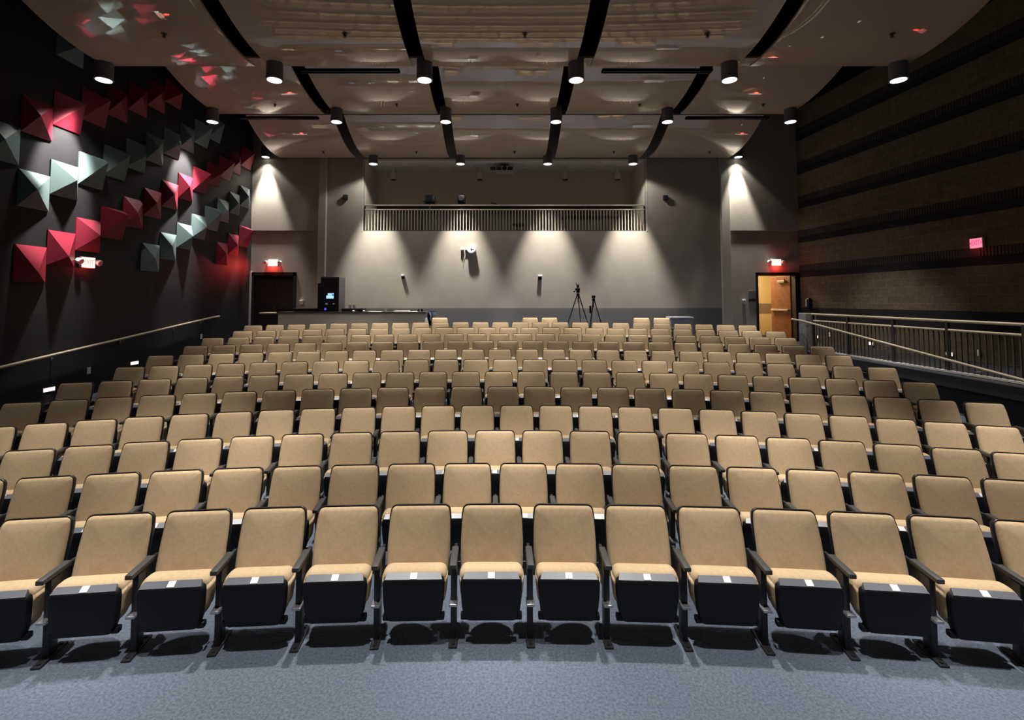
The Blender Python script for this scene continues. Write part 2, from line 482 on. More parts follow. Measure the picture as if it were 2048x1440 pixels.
# ------------------------------------------------------------------ ceiling reflectors
CLOUDS = [
    ('front', -7.38, 7.5, [(5.4, 5.75), (6.4, 5.09), (7.46, 4.61), (7.83, 4.48), (8.23, 4.39), (8.7, 4.36), (9.2, 4.40)]),
    ('middle', -7.42, 7.5, [(10.55, 5.22), (11.1, 5.03), (11.56, 4.93), (12.0, 4.87), (12.36, 4.84), (12.84, 4.86)]),
    ('rear', -7.05, 7.2, [(13.5, 5.08), (13.85, 4.88), (14.2, 4.72), (14.85, 4.55), (15.3, 4.51), (15.68, 4.52)]),
]
RIBS = [(-4.65, -4.35), (-1.68, -1.40), (1.36, 1.66), (4.37, 4.67)]
PN = ['far left', 'centre-left', 'centre', 'centre-right', 'far right']
cloud_fit = {}
for nm, xl, xrr, prof in CLOUDS:
    py = np.array([p[0] for p in prof]); pz = np.array([p[1] for p in prof])
    co = np.polyfit(py, pz, 3); cloud_fit[nm] = co
    yy = np.linspace(py[0], py[-1], 25); zz = np.polyval(co, yy) + EYE
    edges = [xl] + [e for r in RIBS for e in r] + [xrr]
    for k in range(5):
        x0, x1 = edges[2 * k], edges[2 * k + 1]
        bm = bmesh.new(); rows_ = []
        for y, z in zip(yy, zz):
            rows_.append([bm.verts.new((x0, y, z)), bm.verts.new((x1, y, z)), bm.verts.new((x1, y, z + 0.04)), bm.verts.new((x0, y, z + 0.04))])
        for a, b in zip(rows_, rows_[1:]):
            for i in range(4): bm.faces.new((a[i], a[(i + 1) % 4], b[(i + 1) % 4], b[i]))
        bm.faces.new(rows_[0]); bm.faces.new(rows_[-1])
        o = obj('ceiling_reflector', bm, 'cloud_panel', smooth='auto')
        tag(o, 'glossy brown curved ceiling panel, %s row, %s of five' % (nm, PN[k]), 'ceiling panel', 'curved ceiling panels')
        # sprinkler in the middle of the panel
        ym = yy[17]; zs = float(np.polyval(co, ym)) + EYE; xm = (x0 + x1) / 2 + 0.4
        bm = cyl(xm, ym, zs - 0.05, zs + 0.02, 0.018, seg=10); cyl(xm, ym, zs - 0.06, zs - 0.052, 0.03, bm, seg=10)
        cyl(xm, ym, zs - 0.008, zs - 0.001, 0.045, bm, seg=14)
        tag(obj('sprinkler_head', bm, 'rail_dark'), 'small dark sprinkler under %s-row %s ceiling panel' % (nm, PN[k]), 'sprinkler', 'ceiling sprinklers')

# black slot diffusers hung in the gaps between the panels
for (x0, x1, y, z, lab) in ((-3.95, -2.0, 9.55, EYE + 4.45, 'left of centre behind the front ceiling panels'), (1.95, 4.1, 9.55, EYE + 4.45, 'right of centre behind the front ceiling panels'),
                            (-7.0, -4.9, 13.1, EYE + 4.83, 'at far left behind the middle ceiling panels'), (4.9, 7.1, 13.1, EYE + 4.83, 'at far right behind the middle ceiling panels')):
    t = thing('slot_diffuser', 'long black slot diffuser ' + lab, 'air vent', ((x0 + x1) / 2, y, z), 0, 'black slot diffusers')
    w = (x1 - x0) / 2
    obj('housing', box(-w, w, -0.06, 0.06, 0, 0.045), 'void_black', t)
    obj('blade', box(-w + 0.03, w - 0.03, -0.05, -0.035, -0.012, 0), 'rail_dark', t)
    obj('blade', box(-w + 0.03, w - 0.03, 0.035, 0.05, -0.012, 0), 'rail_dark', t)
    obj('hanger', rod((-w * 0.7, 0, 0.045), (-w * 0.7, 0, TOP - z), 0.003), 'void_black', t)
    obj('hanger', rod((w * 0.7, 0, 0.045), (w * 0.7, 0, TOP - z), 0.003), 'void_black', t)

# ------------------------------------------------------------------ downlights
SIDE = ['far left', 'second from left', 'left of centre', 'right of centre', 'second from right', 'far right']


def downlight(x, y, z, label, watts, r=0.145, h=0.36, group='black ceiling downlights', cone=CONE, blend=0.6, tilt=0.0, spill=98):
    t = thing('downlight', label, 'ceiling light', (x, y, z), 0, group)
    bm = cyl(0, 0, 0.0, h, r, seg=28)
    obj('can', bm, 'can_grey', t, smooth='auto')
    bm = cyl(0, 0, -0.03, 0.0, r + 0.006, seg=28)
    obj('trim_ring', bm, 'can_grey', t, smooth='auto')
    obj('lens', cyl(0, 0, -0.036, -0.03, r - 0.018, seg=28), 'lens', t)
    obj('stem', cyl(0, 0, h, TOP - z, 0.018, seg=10), 'can_grey', t)
    l = bpy.data.lights.new('downlight_beam', 'SPOT'); l.energy = watts; l.color = LAMP_COL
    l.spot_size = cone; l.spot_blend = blend; l.shadow_soft_size = 0.07
    lo = bpy.data.objects.new('downlight_beam', l); lo.location = (0, 0, -0.06); C.objects.link(lo); lo.parent = t
    lo.rotation_euler = (0, tilt, 0)
    l = bpy.data.lights.new('downlight_spill', 'SPOT'); l.energy = watts * SPILL; l.color = LAMP_COL
    l.spot_size = math.radians(spill); l.spot_blend = 0.3; l.shadow_soft_size = 0.09
    lo = bpy.data.objects.new('downlight_spill', l); lo.location = (0, 0, -0.06); C.objects.link(lo); lo.parent = t
    return t


for nm, y, z, lw in LAMP_ROWS:
    for k, x in enumerate(LX):
        downlight(x, y, z, 'black can downlight %s, %s' % ({'stage': 'overhead at the stage front', 'front': 'overhead above the first seats', 'middle': 'behind the front ceiling panels', 'rear': 'behind the middle ceiling panels'}[nm], SIDE[k]), LAMP_W * lw * (2.9 if k == 0 and y > 6 else 1.0), tilt=math.radians(24 if k == 0 else -8 if k == 5 and y > 6 else 0),
                  cone=math.radians(41) if k == 0 else math.radians(60) if nm == 'rear' else CONE)   # the left column is aimed at the pyramid wall
for k, x in enumerate((-7.57, -4.03, -1.3, 1.43, 4.1, 7.57)):
    if k in (0, 5):
        downlight(x, 15.80, EYE + 4.60, 'black can downlight close to the rear wall, %s corner' % ('left' if k == 0 else 'right'), WALL_W * 0.62, r=0.13, h=0.3)
    else:
        downlight(x, 15.45, EYE + 4.28, 'black can downlight in front of the balcony, ' + SIDE[k], WALL_W, cone=math.radians(50), blend=0.75, spill=142)

# ------------------------------------------------------------------ folding seats
ra = math.radians(19)
BACK = Matrix.Translation((0, -0.165, 0.375)) @ Matrix.Rotation(-ra, 4, 'X')
proto = thing('theatre_seat', 'proto', 'seat', (0, 0, 0), 0, 'proto')
ol = outline(0.465, 0.472, 0.446, 0.466, 0.04)
bm = pillow(ol, [(0.006, 0.0), (0.001, -0.02), (0.002, -0.042), (0.011, -0.058), (0.03, -0.066), (0.08, -0.072), (0.15, -0.076), (0.21, -0.077)], xf=BACK)
backrest = obj('backrest', bm, 'seat_fabric', proto, smooth=True)
ol2 = outline(0.44, 0.475, 0.462, 0.478, 0.048)
bm = pillow(ol2, [(0.06, 0.026), (0.02, 0.022), (0.004, 0.01), (0.0, -0.005), (0.0, -0.034), (0.003, -0.038), (0.007, -0.034), (0.007, -0.005)], xf=BACK)
obj('back_shell', bm, 'black_plastic', proto, smooth='auto')
# tipped-up cushion and its pan
ol3 = outline(0.40, 0.452, 0.458, 0.285, 0.055)
bm = pillow(ol3, [(0.02, -0.235), (0.004, -0.26), (0.0, -0.29), (0.0, -0.34), (0.006, -0.375), (0.02, -0.385)], xf=Matrix.Translation((0, 0, 0.222)))
obj('seat_cushion', bm, 'seat_fabric', proto, smooth=True)
ol4 = outline(0.375, 0.42, 0.428, 0.292, 0.035)
bm = pillow(ol4, [(0.0, -0.37), (0.0, -0.418), (0.006, -0.43), (0.014, -0.435), (0.1, -0.438)], xf=Matrix.Translation((0, 0, 0.185)))
for sx in (-1, 1):                                                     # rear hinge ears low on the pan
    box(sx * 0.19 - 0.025, sx * 0.19 + 0.025, -0.41, -0.36, 0.18, 0.22, bm, bevel=0.008)
pan = obj('seat_pan', bm, 'pan_plastic', proto, smooth='auto')
bm = bmesh.new()                                                       # bevelled front lip; the light it catches is put into its paler colour
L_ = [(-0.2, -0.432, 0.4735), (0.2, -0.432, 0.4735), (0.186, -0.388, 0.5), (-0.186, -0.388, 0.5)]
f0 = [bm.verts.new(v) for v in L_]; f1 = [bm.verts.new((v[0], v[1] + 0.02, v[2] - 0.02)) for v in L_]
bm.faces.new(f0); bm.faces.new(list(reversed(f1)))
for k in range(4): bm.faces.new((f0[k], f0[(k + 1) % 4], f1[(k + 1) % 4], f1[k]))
obj('pan_lip', bm, 'lit_lip_plastic', proto)
bm = box(-0.024, 0.024, -0.022, 0.022, -0.0015, 0.0015)
pt = obj('number_plate', bm, 'plate_white', proto, loc=(0, -0.4115, 0.4885)); pt.rotation_euler = (math.atan2(0.0265, 0.044), 0, 0)


def standard_bm():
    bm = box(-0.021, 0.021, -0.345, -0.255, 0.0, 0.53, bevel=0.006)
    box(-0.012, 0.012, -0.26, -0.07, 0.30, 0.55, bm, bevel=0.004)
    box(-0.03, 0.03, -0.43, -0.16, 0.0, 0.014, bm, bevel=0.004)
    for yy_ in (-0.4, -0.19): cyl(0, yy_, 0.014, 0.022, 0.012, bm, seg=8)
    return bm


W0 = 0.552


def side(sx):
    st = obj('standard', standard_bm(), 'black_steel', proto, loc=(sx * W0 / 2, 0, 0), smooth='auto')
    obj('hinge_bracket', box(-0.03, 0.03, -0.40, -0.30, 0.262, 0.28, bevel=0.004), 'bright_steel', st)
    obj('armrest', box(-0.025, 0.025, -0.43, -0.15, 0.535, 0.568, bevel=0.008), 'arm_plastic', proto, loc=(sx * W0 / 2, 0, 0), smooth='auto')


side(1)
# row: depth of the top of the backrest at the centre line, width, gap phase, left and right limits (arc metres, None = picture edge)
ROWS = {1: (3.98, .5554, .362, 23.4), 2: (4.96, .5429, .882, 22.8), 3: (5.85, .5442, .352, 22.8), 4: (6.74, .5198, .872, 23.0), 5: (7.61, .5484, .526, 28.5), 6: (8.49, .5491, .395, 33.0),
        7: (9.37, .5491, .614, 37.0), 8: (10.25, .5467, .423, 39.0), 9: (11.13, .551, .742, 39.0), 10: (12.01, .547, .393, 40.0), 11: (12.88, .548, .801, 40.0), 12: (13.76, .545, .422, 40.0)}
ENDPX = {5: (None, 1963, 807), 6: (159, 1846, 767), 7: (252.5, 1757, 736), 8: (326, 1685, 713), 9: (390, 1628, 693), 10: (439.5, 1575, 677), 11: (483, 1535.6, 662), 12: (518, 1501, 650)}


def arc_s(px, py, zi, RAD):
    u, h = ray(px, py); z = zi
    for _ in range(40):
        X = u * z; z = zi - RAD + math.sqrt(RAD * RAD - X * X)
    return RAD * math.asin(u * z / RAD)


seat_n = 0
row_heads = []
first = True
for r, (zi, w, ph, RAD) in ROWS.items():
    if r == 5: lo_s, hi_s = arc_s(44, 802, zi, RAD), arc_s(1963, 807, zi, RAD)
    elif r in ENDPX: lo_s, hi_s = arc_s(ENDPX[r][0], ENDPX[r][2], zi, RAD), arc_s(ENDPX[r][1], ENDPX[r][2], zi, RAD)
    else: lo_s, hi_s = -99, 99
    ks = []
    for k in range(-20, 20):
        s = (k + ph + 0.5) * w
        if not (lo_s - 0.3 < s < hi_s + 0.3): continue
        th = s / RAD; X = RAD * math.sin(th); Y = zi - RAD + RAD * math.cos(th)
        u = (abs(X) - 0.29) / (Y - 0.1)
        if r < 5 and u > (1.035 if X > 0 else 0.99) * (1.055 if r == 1 else 1.035 if r == 2 else 1.025): continue
        ks.append((s, th, X, Y))
    for i, (s, th, X, Y) in enumerate(ks):
        if first: o = proto; first = False
        else: o = copy_tree(proto, skip=('number_plate',) if r > 9 else ())
        o.location = (X + FRONT * math.sin(th), Y + FRONT * math.cos(th), floor_z(X, Y + FRONT - 0.3)); o.rotation_euler = (0, 0, -th)
        o.scale = (w / W0, 1, 1)
        n = len(ks); pos = i + 1
        if r == 1: rw = 'front row'
        elif r == 12: rw = 'twelfth row'
        else: rw = ORD[r] + ' row from the front'
        # labels count from the nearer end of the row
        if pos <= (n + 1) // 2: lab = '%s, %s seat from the left' % (rw, ORD[pos])
        else: lab = '%s, %s seat from the right' % (rw, ORD[n - pos + 1])
        tag(o, 'tan folding theatre seat in the ' + lab, 'seat', 'folding seats in the %s' % rw)
        if i == 0:
            row_heads.append(o)
        seat_n += 1
# loose seats of the broken last row
zi = 14.62; RAD = 40.0; zf = floor_z(0, zi + FRONT - 0.3)
LAST = [(880, 'beside the draped cloth at the desk end'), (1060, 'left one of the pair near the centre'), (1097, 'right one of the pair near the centre'), (1282, 'left one of the pair on the right'), (1320, 'right one of the pair on the right')]
for i, (px, wh) in enumerate(LAST):
    s = arc_s(px, 634, zi, RAD) if i not in (2, 4) else s + 0.562
    th = s / RAD
    o = copy_tree(proto, skip=('number_plate',)); o.scale = (1, 1, 1)
    o.location = (RAD * math.sin(th), zi - RAD + RAD * math.cos(th), zf); o.rotation_euler = (0, 0, -th)
    tag(o, 'tan folding seat behind the last full row, ' + wh, 'seat', 'seats of the broken last row')
    if i in (0, 1, 3): row_heads.append(o)
for o in row_heads:                                                    # the left end of each row has a standard of its own
    for nm in ('standard', 'armrest'):
        src = [c for c in o.children if c.name.split('.')[0] == nm][0]
        c = copy_tree(src, o); c.location = (-W0 / 2, 0, 0)
print('SEATS', seat_n)

# ------------------------------------------------------------------ pyramids on the left wall
CW, PZ0, PW, PH = 0.581, 8.80, 0.575, 0.625
APX = {'c': (0.0, 0.0), 'L': (-0.19, -0.02), 'T': (0.12, 0.2), 'B': (-0.1, -0.15)}
CH = {  # chain: (height of the top edge at column 0 above the eye, colour, name, {column: apex})
    'A': (5.05, 'teal', 'highest teal diagonal', {0: 'c', 1: 'L', 2: 'T'}),
    'B': (3.77, 'red', 'highest red diagonal', {-1: 'L', 0: 'T', 1: 'T', 2: 'L', 3: 'L', 4: 'L', 5: 'c'}),
    'C': (2.51, 'teal', 'middle teal diagonal', {-1: 'L', 0: 'c', 1: 'T', 2: 'T', 3: 'c', 4: 'L', 5: 'c', 6: 'L', 7: 'T', 8: 'T'}),
    'D': (1.245, 'red', 'middle red diagonal', {-1: 'B', 0: 'B', 1: 'c', 2: 'T', 3: 'L', 4: 'L', 5: 'L', 6: 'L', 7: 'T', 8: 'c', 9: 'T', 10: 'L', 11: 'T'}),
    'E': (0.0, 'teal', 'lowest teal diagonal', {4: 'L', 5: 'L', 6: 'c', 7: 'c', 8: 'T', 9: 'L', 10: 'L', 11: 'L'}),
    'F': (-1.24, 'red', 'lowest red diagonal', {9: 'L', 10: 'L', 11: 'T'}),
}
CH['G'] = (3.5, 'teal', 'single one at the left picture edge', {-2: 'L'})
for ch, (t0, colr, cname, cols) in CH.items():
    for i, (col, ap) in enumerate(cols.items()):
        yc = PZ0 + CW * col + PW / 2; zt = EYE + t0 + 0.32 * col; zc = zt - PH / 2
        ay, az = APX[ap]
        bm = bmesh.new()
        b = [bm.verts.new((0, -PW / 2, PH / 2)), bm.verts.new((0, PW / 2, PH / 2)), bm.verts.new((0, PW / 2, -PH / 2)), bm.verts.new((0, -PW / 2, -PH / 2))]
        rim = [bm.verts.new((0.02, v.co.y, v.co.z)) for v in b]
        tip = bm.verts.new((0.25, ay, az))
        for k in range(4):
            bm.faces.new((b[k], b[(k + 1) % 4], rim[(k + 1) % 4], rim[k])); bm.faces.new((rim[k], rim[(k + 1) % 4], tip))
        bm.faces.new(b)
        o = obj('pyramid_tile', bm, 'tile_' + colr, loc=(XL + 0.002, yc, zc))
        tag(o, '%s pyramid tile on the black wall, %s' % (colr, cname) + (', %s from the stage end' % ORD[i + 1] if ch != 'G' else ''), 'wall pyramid', '%s wall pyramids' % colr)

# ------------------------------------------------------------------ exit signs


def text_mesh(name, body, size, depth, material, parent):
    cu = bpy.data.curves.new(name, 'FONT'); cu.body = body; cu.size = size; cu.extrude = depth; cu.align_x = 'CENTER'; cu.align_y = 'CENTER'
    tmp = bpy.data.objects.new(name, cu)
    me = bpy.data.meshes.new_from_object(tmp); bpy.data.objects.remove(tmp)
    me.materials.append(M[material])
    o = bpy.data.objects.new(name, me); C.objects.link(o); o.parent = parent
    return o


def exit_sign(loc, rz, label, face, letter, heads=True, glow=(1, 0.06, 0.05), watts=3.0, arrows=False, side=0.0):
    """faces local -y"""
    t = thing('exit_sign', label, 'exit sign', loc, rz, 'lit red exit signs')
    obj('housing', box(-0.165, 0.165, -0.05, 0.0, -0.11, 0.11, bevel=0.008), 'sign_case', t)
    obj('face_panel', box(-0.15, 0.15, -0.055, -0.05, -0.095, 0.095), face, t)
    tx = text_mesh('lettering', 'EXIT', 0.135, 0.002, letter, t); tx.location = (0, -0.058, 0); tx.rotation_euler = (PI / 2, 0, 0); tx.scale = (0.78, 1.15, 1)
    if arrows:
        for s in (-1, 1):
            bm = bmesh.new()
            v = [bm.verts.new((s * 0.148, -0.057, 0)), bm.verts.new((s * 0.125, -0.057, 0.03)), bm.verts.new((s * 0.125, -0.057, -0.03))]
            v2 = [bm.verts.new((q.co.x, -0.055, q.co.z)) for q in v]
            bm.faces.new(v); bm.faces.new(v2)
            for k in range(3): bm.faces.new((v[k], v[(k + 1) % 3], v2[(k + 1) % 3], v2[k]))
            obj('chevron', bm, letter, t)
    if heads:
        for s in (-1, 1):
            obj('lamp_bracket', rod((s * 0.15, -0.03, 0.03), (s * 0.21, -0.05, 0.03), 0.014), 'sign_case', t)
            h = obj('lamp_head', rod((s * 0.225, -0.02, 0.03), (s * 0.225, -0.10, 0.0), 0.05, seg=16, r2=0.06), 'white_gloss', t)
            obj('lamp_glass', rod((s * 0.225, -0.10, 0.0), (s * 0.225, -0.108, -0.003), 0.05, seg=16), 'grey_plain', h)
    l = bpy.data.lights.new('exit_glow', 'POINT'); l.energy = watts; l.color = glow; l.shadow_soft_size = 0.06
    lo = bpy.data.objects.new('exit_glow', l); lo.location = (0, -0.13, -0.12); C.objects.link(lo); lo.parent = t
    if side:                                                           # light leaving the lit edge of the housing
        l = bpy.data.lights.new('exit_edge_glow', 'SPOT'); l.energy = side; l.color = glow; l.spot_size = math.radians(95); l.spot_blend = 0.8; l.shadow_soft_size = 0.04
        lo = bpy.data.objects.new('exit_edge_glow', l); lo.location = (-0.18, -0.07, -0.06); lo.rotation_euler = Vector((-0.75, -0.6, -0.1)).to_track_quat('-Z', 'Y').to_euler(); C.objects.link(lo); lo.parent = t
    return t


p = at(547, 526, ZB); exit_sign((p.x, ZB, p.z), 0, 'lit exit sign with two lamp heads above the dark left doorway', 'sign_face', 'sign_letter', watts=5, side=100)
p = at(1551, 525, ZB); exit_sign((p.x, ZB, p.z), 0, 'lit exit sign above the open wooden door at right rear', 'sign_face', 'sign_letter', watts=5)
u, h = ray(172, 525); y = XL / u
exit_sign((XL, y, EYE + h * y), PI / 2, 'lit exit sign with two lamp heads on the black pyramid wall', 'sign_face', 'sign_letter', watts=2.5)
u, h = ray(1957, 486); y = (9.53 + 1.6) / (u + 0.1)
exit_sign((xr(y), y, EYE + h * y), -PI / 2 + math.atan(0.1) * -1, 'dim pink exit sign with side arrows on the banded block wall', 'sign_face_pink', 'sign_letter_dim', heads=False, watts=1.2, arrows=True)

# ------------------------------------------------------------------ balcony railing and what stands in the balcony
RH = 0.84
t = thing('balcony_railing', 'long tan metal balusters and rails across the front of the balcony', 'railing', (0, ZB + 0.06, BB))
obj('top_rail', tube([(BL + 0.05, 0, RH), (BR - 0.05, 0, RH)], 0.022), 'balcony_metal', t, smooth='auto')
obj('lower_rail', tube([(BL + 0.05, 0, RH - 0.14), (BR - 0.05, 0, RH - 0.14)], 0.02), 'balcony_metal', t, smooth='auto')
obj('bottom_rail', box(BL + 0.03, BR - 0.03, -0.015, 0.015, 0.0, 0.03), 'rail_dark', t)
nb = 92
me_b = None
for k in range(nb):
    x = BL + 0.08 + (BR - BL - 0.16) * k / (nb - 1)
    if me_b is None:
        o = obj('baluster', box(-0.013, 0.013, -0.013, 0.013, 0.03, RH - 0.155), 'balcony_metal', t, loc=(x, 0, 0)); me_b = o
    else:
        o = me_b.copy(); C.objects.link(o); o.location = (x, 0, 0)
for x in (BL + 0.04, -2.6, -0.86, 0.95, 2.72, BR - 0.04):
    obj('post', box(-0.02, 0.02, -0.02, 0.02, 0.0, RH), 'rail_dark', t, loc=(x, 0.045, 0))

for px, lab, wd in ((860, 'left one, wider', 0.34), (923, 'right one, squarer', 0.26)):
    p = at(px, 399, ZB + 0.55)
    t = thing('stage_light', 'black stage light standing behind the balcony rail, ' + lab, 'stage light', (p.x, p.y, BB), 0, 'stage lights on the balcony')
    zc = p.z - BB
    obj('body', box(-wd / 2, wd / 2, -0.14, 0.14, zc - 0.12, zc + 0.13, bevel=0.035), 'rack_black', t, smooth='auto')
    obj('lens_tube', rod((0, -0.14, zc), (0, -0.2, zc), 0.08, seg=18), 'rack_black', t)
    y_ = obj('yoke', box(-wd / 2 - 0.05, wd / 2 + 0.05, -0.02, 0.02, zc - 0.15, zc - 0.13), 'rail_dark', t)
    obj('yoke_knob', rod((-wd / 2 - 0.07, 0, zc - 0.07), (wd / 2 + 0.07, 0, zc - 0.07), 0.018), 'rail_dark', t)
    obj('stand', cyl(0, 0, 0, zc - 0.14, 0.02, seg=10), 'rail_dark', t)
    obj('stand_base', cyl(0, 0, 0, 0.02, 0.17, seg=20), 'rail_dark', t)
# projector on its ceiling pole
p = at(1009, 340, 16.7)
t = thing('projector', 'white ceiling projector hanging on a short pole inside the balcony', 'projector', (p.x, p.y, p.z))
obj('body', box(-0.29, 0.29, -0.22, 0.22, -0.09, 0.09, bevel=0.02), 'can_white', t, smooth='auto')
obj('front_grille', box(-0.27, -0.1, -0.226, -0.22, -0.06, 0.06), 'rail_dark', t)
obj('front_grille', box(0.1, 0.27, -0.226, -0.22, -0.06, 0.06), 'rail_dark', t)
obj('lens_barrel', rod((0, -0.2, 0), (0, -0.27, 0), 0.075, seg=18), 'rack_black', t)
obj('mount_bracket', box(-0.14, 0.14, -0.1, 0.1, 0.09, 0.16, bevel=0.01), 'rack_black', t)
obj('pole', cyl(0, 0, 0.16, 7.03 - p.z, 0.03, seg=12), 'rack_black', t)
obj('side_box', box(-0.48, -0.3, -0.12, 0.1, 0.02, 0.07), 'rail_dark', t)
# unlit pale can lights of the balcony
for k, px in enumerate((787, 959.5, 1131, 1235.5)):
    p = at(px, 359, 17.2)
    t = thing('balcony_can_light', 'unlit pale can light under the balcony ceiling, %s from left' % ORD[k + 1], 'ceiling light', (p.x, p.y, p.z), 0, 'unlit balcony can lights')
    obj('can', cyl(0, 0, 0, 0.22, 0.095, seg=24), 'can_white', t, smooth='auto')
    obj('baffle', cyl(0, 0, -0.025, 0.0, 0.088, seg=24), 'rack_black', t)
    obj('stem', cyl(0, 0, 0.22, 7.03 - p.z, 0.04, seg=12), 'can_white', t)
# dark folding table and a chair back in the balcony
p0 = at(1124, 430, 16.5); p1 = at(1262, 430, 16.5)
t = thing('folding_table', 'dark table with rounded corners behind the right half of the balcony rail', 'table', ((p0.x + p1.x) / 2, 16.55, BB))
hw = (p1.x - p0.x) / 2
obj('tabletop', box(-hw, hw, -0.33, 0.33, 0.50, 0.54, bevel=0.018), 'rack_black', t, smooth='auto')
obj('apron', box(-hw + 0.05, hw - 0.05, -0.3, -0.28, 0.40, 0.5), 'rack_black', t)
for sx in (-1, 1):
    for sy in (-1, 1): obj('leg', rod((sx * (hw - 0.12), sy * 0.25, 0), (sx * (hw - 0.08), sy * 0.27, 0.5), 0.018), 'rail_dark', t)
p = at(1037, 452, 16.5)
t = thing('stool', 'dark rounded stool behind the middle of the balcony rail', 'stool', (p.x, 16.5, BB))
obj('seat', ball((0, 0, 0.27), 0.2, sc_=(1, 1, 0.35)), 'rack_black', t, smooth=True)
obj('column', cyl(0, 0, 0.02, 0.25, 0.03, seg=12), 'rail_dark', t)
obj('foot', cyl(0, 0, 0, 0.025, 0.19, seg=20), 'rail_dark', t)
p = at(988, 407, 16.35)
o = obj('desk_microphone', tube([(0.12, 0, 0.012), (0.05, 0, 0.03), (-0.1, 0, 0.06)], 0.016), 'rack_black', loc=(p.x, ZB + 0.06, BB + RH + 0.03))
tag(o, 'short dark rod lying on the balcony rail right of the stage lights', 'rod')
for px, py, lab in ((692, 395, 'left'), (1330, 396, 'right')):
    p = at(px, py, ZB)
    t = thing('wall_speaker', 'small black wall box high on the rear wall, %s of the balcony' % lab, 'speaker', (p.x, ZB, p.z), 0, 'small black wall boxes')
    obj('case', box(-0.07, 0.07, -0.1, 0, -0.075, 0.075, bevel=0.01), 'rack_black', t)
    obj('grille', box(-0.055, 0.055, -0.104, -0.1, -0.06, 0.06), 'rail_dark', t)

# ------------------------------------------------------------------ fixtures on the rear wall
p = at(943, 499, ZB)
t = thing('wall_clock', 'round white clock on the bright rear wall under the balcony', 'clock', (p.x, ZB, p.z))
obj('case', rod((0, 0, 0), (0, -0.125, 0), 0.135, seg=36), 'white_gloss', t, smooth='auto')
obj('face', rod((0, -0.125, 0), (0, -0.128, 0), 0.12, seg=36), 'white_gloss', t)
obj('hub', rod((0, -0.128, 0), (0, -0.134, 0), 0.02, seg=16), 'rail_dark', t)
obj('hand', box(-0.006, 0.006, -0.132, -0.129, 0, 0.06), 'grey_plain', t)
obj('hand', box(0, 0.08, -0.132, -0.129, -0.005, 0.005), 'grey_plain', t)
obj('bracket', box(-0.2, -0.12, -0.05, 0, -0.06, -0.02), 'rack_black', t)
p = at(925, 499, ZB)
t = thing('pull_cord_box', 'small white box with hanging cord left of the round clock', 'wall box', (p.x, ZB, p.z))
obj('case', box(-0.05, 0.05, -0.06, 0, -0.035, 0.05, bevel=0.01), 'white_gloss', t, smooth='auto')
obj('knob', ball((0, -0.04, -0.06), 0.026), 'rack_black', t, smooth=True)
obj('cord', tube([(0.09, -0.03, -0.09), (0.05, -0.03, -0.25), (0.02, -0.03, -0.42)], 0.005, seg=6), 'grey_plain', t)
for px, py, lab, s in ((806, 553, 'left of the clock', 1.0), (1080, 554, 'right of the clock', 1.2), (604, 604, 'beside the left doorway', 1.0), (1487, 603, 'beside the right doorway', 1.0)):
    p = at(px, py, ZB)
    t = thing('wall_fixture', 'small white-topped strobe box on the rear wall, ' + lab, 'wall box', (p.x, ZB, p.z), 0, 'white-topped wall boxes')
    obj('cover', box(-0.05 * s, 0.05 * s, -0.085, 0, 0.0, 0.06, bevel=0.012), 'white_gloss', t, smooth='auto')
    obj('base', box(-0.045 * s, 0.045 * s, -0.05, 0, -0.075 * s, 0.0, bevel=0.006), 'white_gloss' if px in (604, 1487) else 'rack_black', t)
p = at(1504, 594, ZB)
t = thing('door_sign', 'grey room sign with dark strip left of the open wooden door', 'sign', (p.x, ZB, p.z))
obj('panel', box(-0.11, 0.11, -0.012, 0, -0.06, 0.2, bevel=0.003), 'plaque_grey', t)
obj('dark_strip', box(-0.115, 0.115, -0.02, 0, -0.14, -0.07, bevel=0.003), 'frame_black', t)
y = 15.55; u, h = ray(1608, 606); 
t = thing('intercom', 'black handset box on block wall right of the open door', 'intercom', (xr(y), y, EYE - 0.09), -PI / 2 - math.atan(0.1))
obj('case', box(-0.09, 0.09, -0.09, 0, -0.16, 0.16, bevel=0.03), 'rack_black', t, smooth='auto')
obj('handset', box(-0.03, 0.03, -0.13, -0.09, -0.11, 0.12, bevel=0.015), 'grey_plain', t)

# ------------------------------------------------------------------ control desk
DZ = 15.05
dx0, dx1 = ray(556, 636)[0] * DZ, ray(850, 636)[0] * DZ
dtop = at(700, 624, DZ).z
t = thing('control_desk', 'long tan control desk with dark top at the rear of the seats', 'desk', ((dx0 + dx1) / 2, DZ, LVL))
hw = (dx1 - dx0) / 2; H = dtop - LVL
obj('front_panel', box(-hw, hw, 0, 0.05, 0, H - 0.04), 'desk_tan', t)
obj('end_panel', box(hw - 0.05, hw, 0.05, 0.75, 0, H - 0.04), 'trim_white', t)
obj('end_panel', box(-hw, -hw + 0.05, 0.05, 0.75, 0, H - 0.04), 'desk_tan', t)
obj('worktop', box(-hw - 0.03, hw + 0.03, -0.03, 0.8, H - 0.04, H, bevel=0.008), 'desk_top', t)
DT_ = LVL + H
# lower dark return beside the left door
x0 = ray(512, 636)[0] * DZ
t = thing('return_desk', 'dark low side desk between the control desk and left doorway', 'desk', ((x0 + dx0) / 2 - 0.01, DZ + 0.1, LVL))
w = (dx0 - x0) / 2 - 0.05
obj('worktop', box(-w, w, 0, 0.55, H - 0.06, H - 0.02, bevel=0.006), 'rail_cream', t)
obj('side_panel', box(-w, -w + 0.04, 0.02, 0.53, 0, H - 0.06), 'door_dark', t)
obj('front_panel', box(-w + 0.04, w, 0.02, 0.06, 0, H - 0.06), 'door_dark', t)


def on_desk(px, y): return ray(px, 620)[0] * y


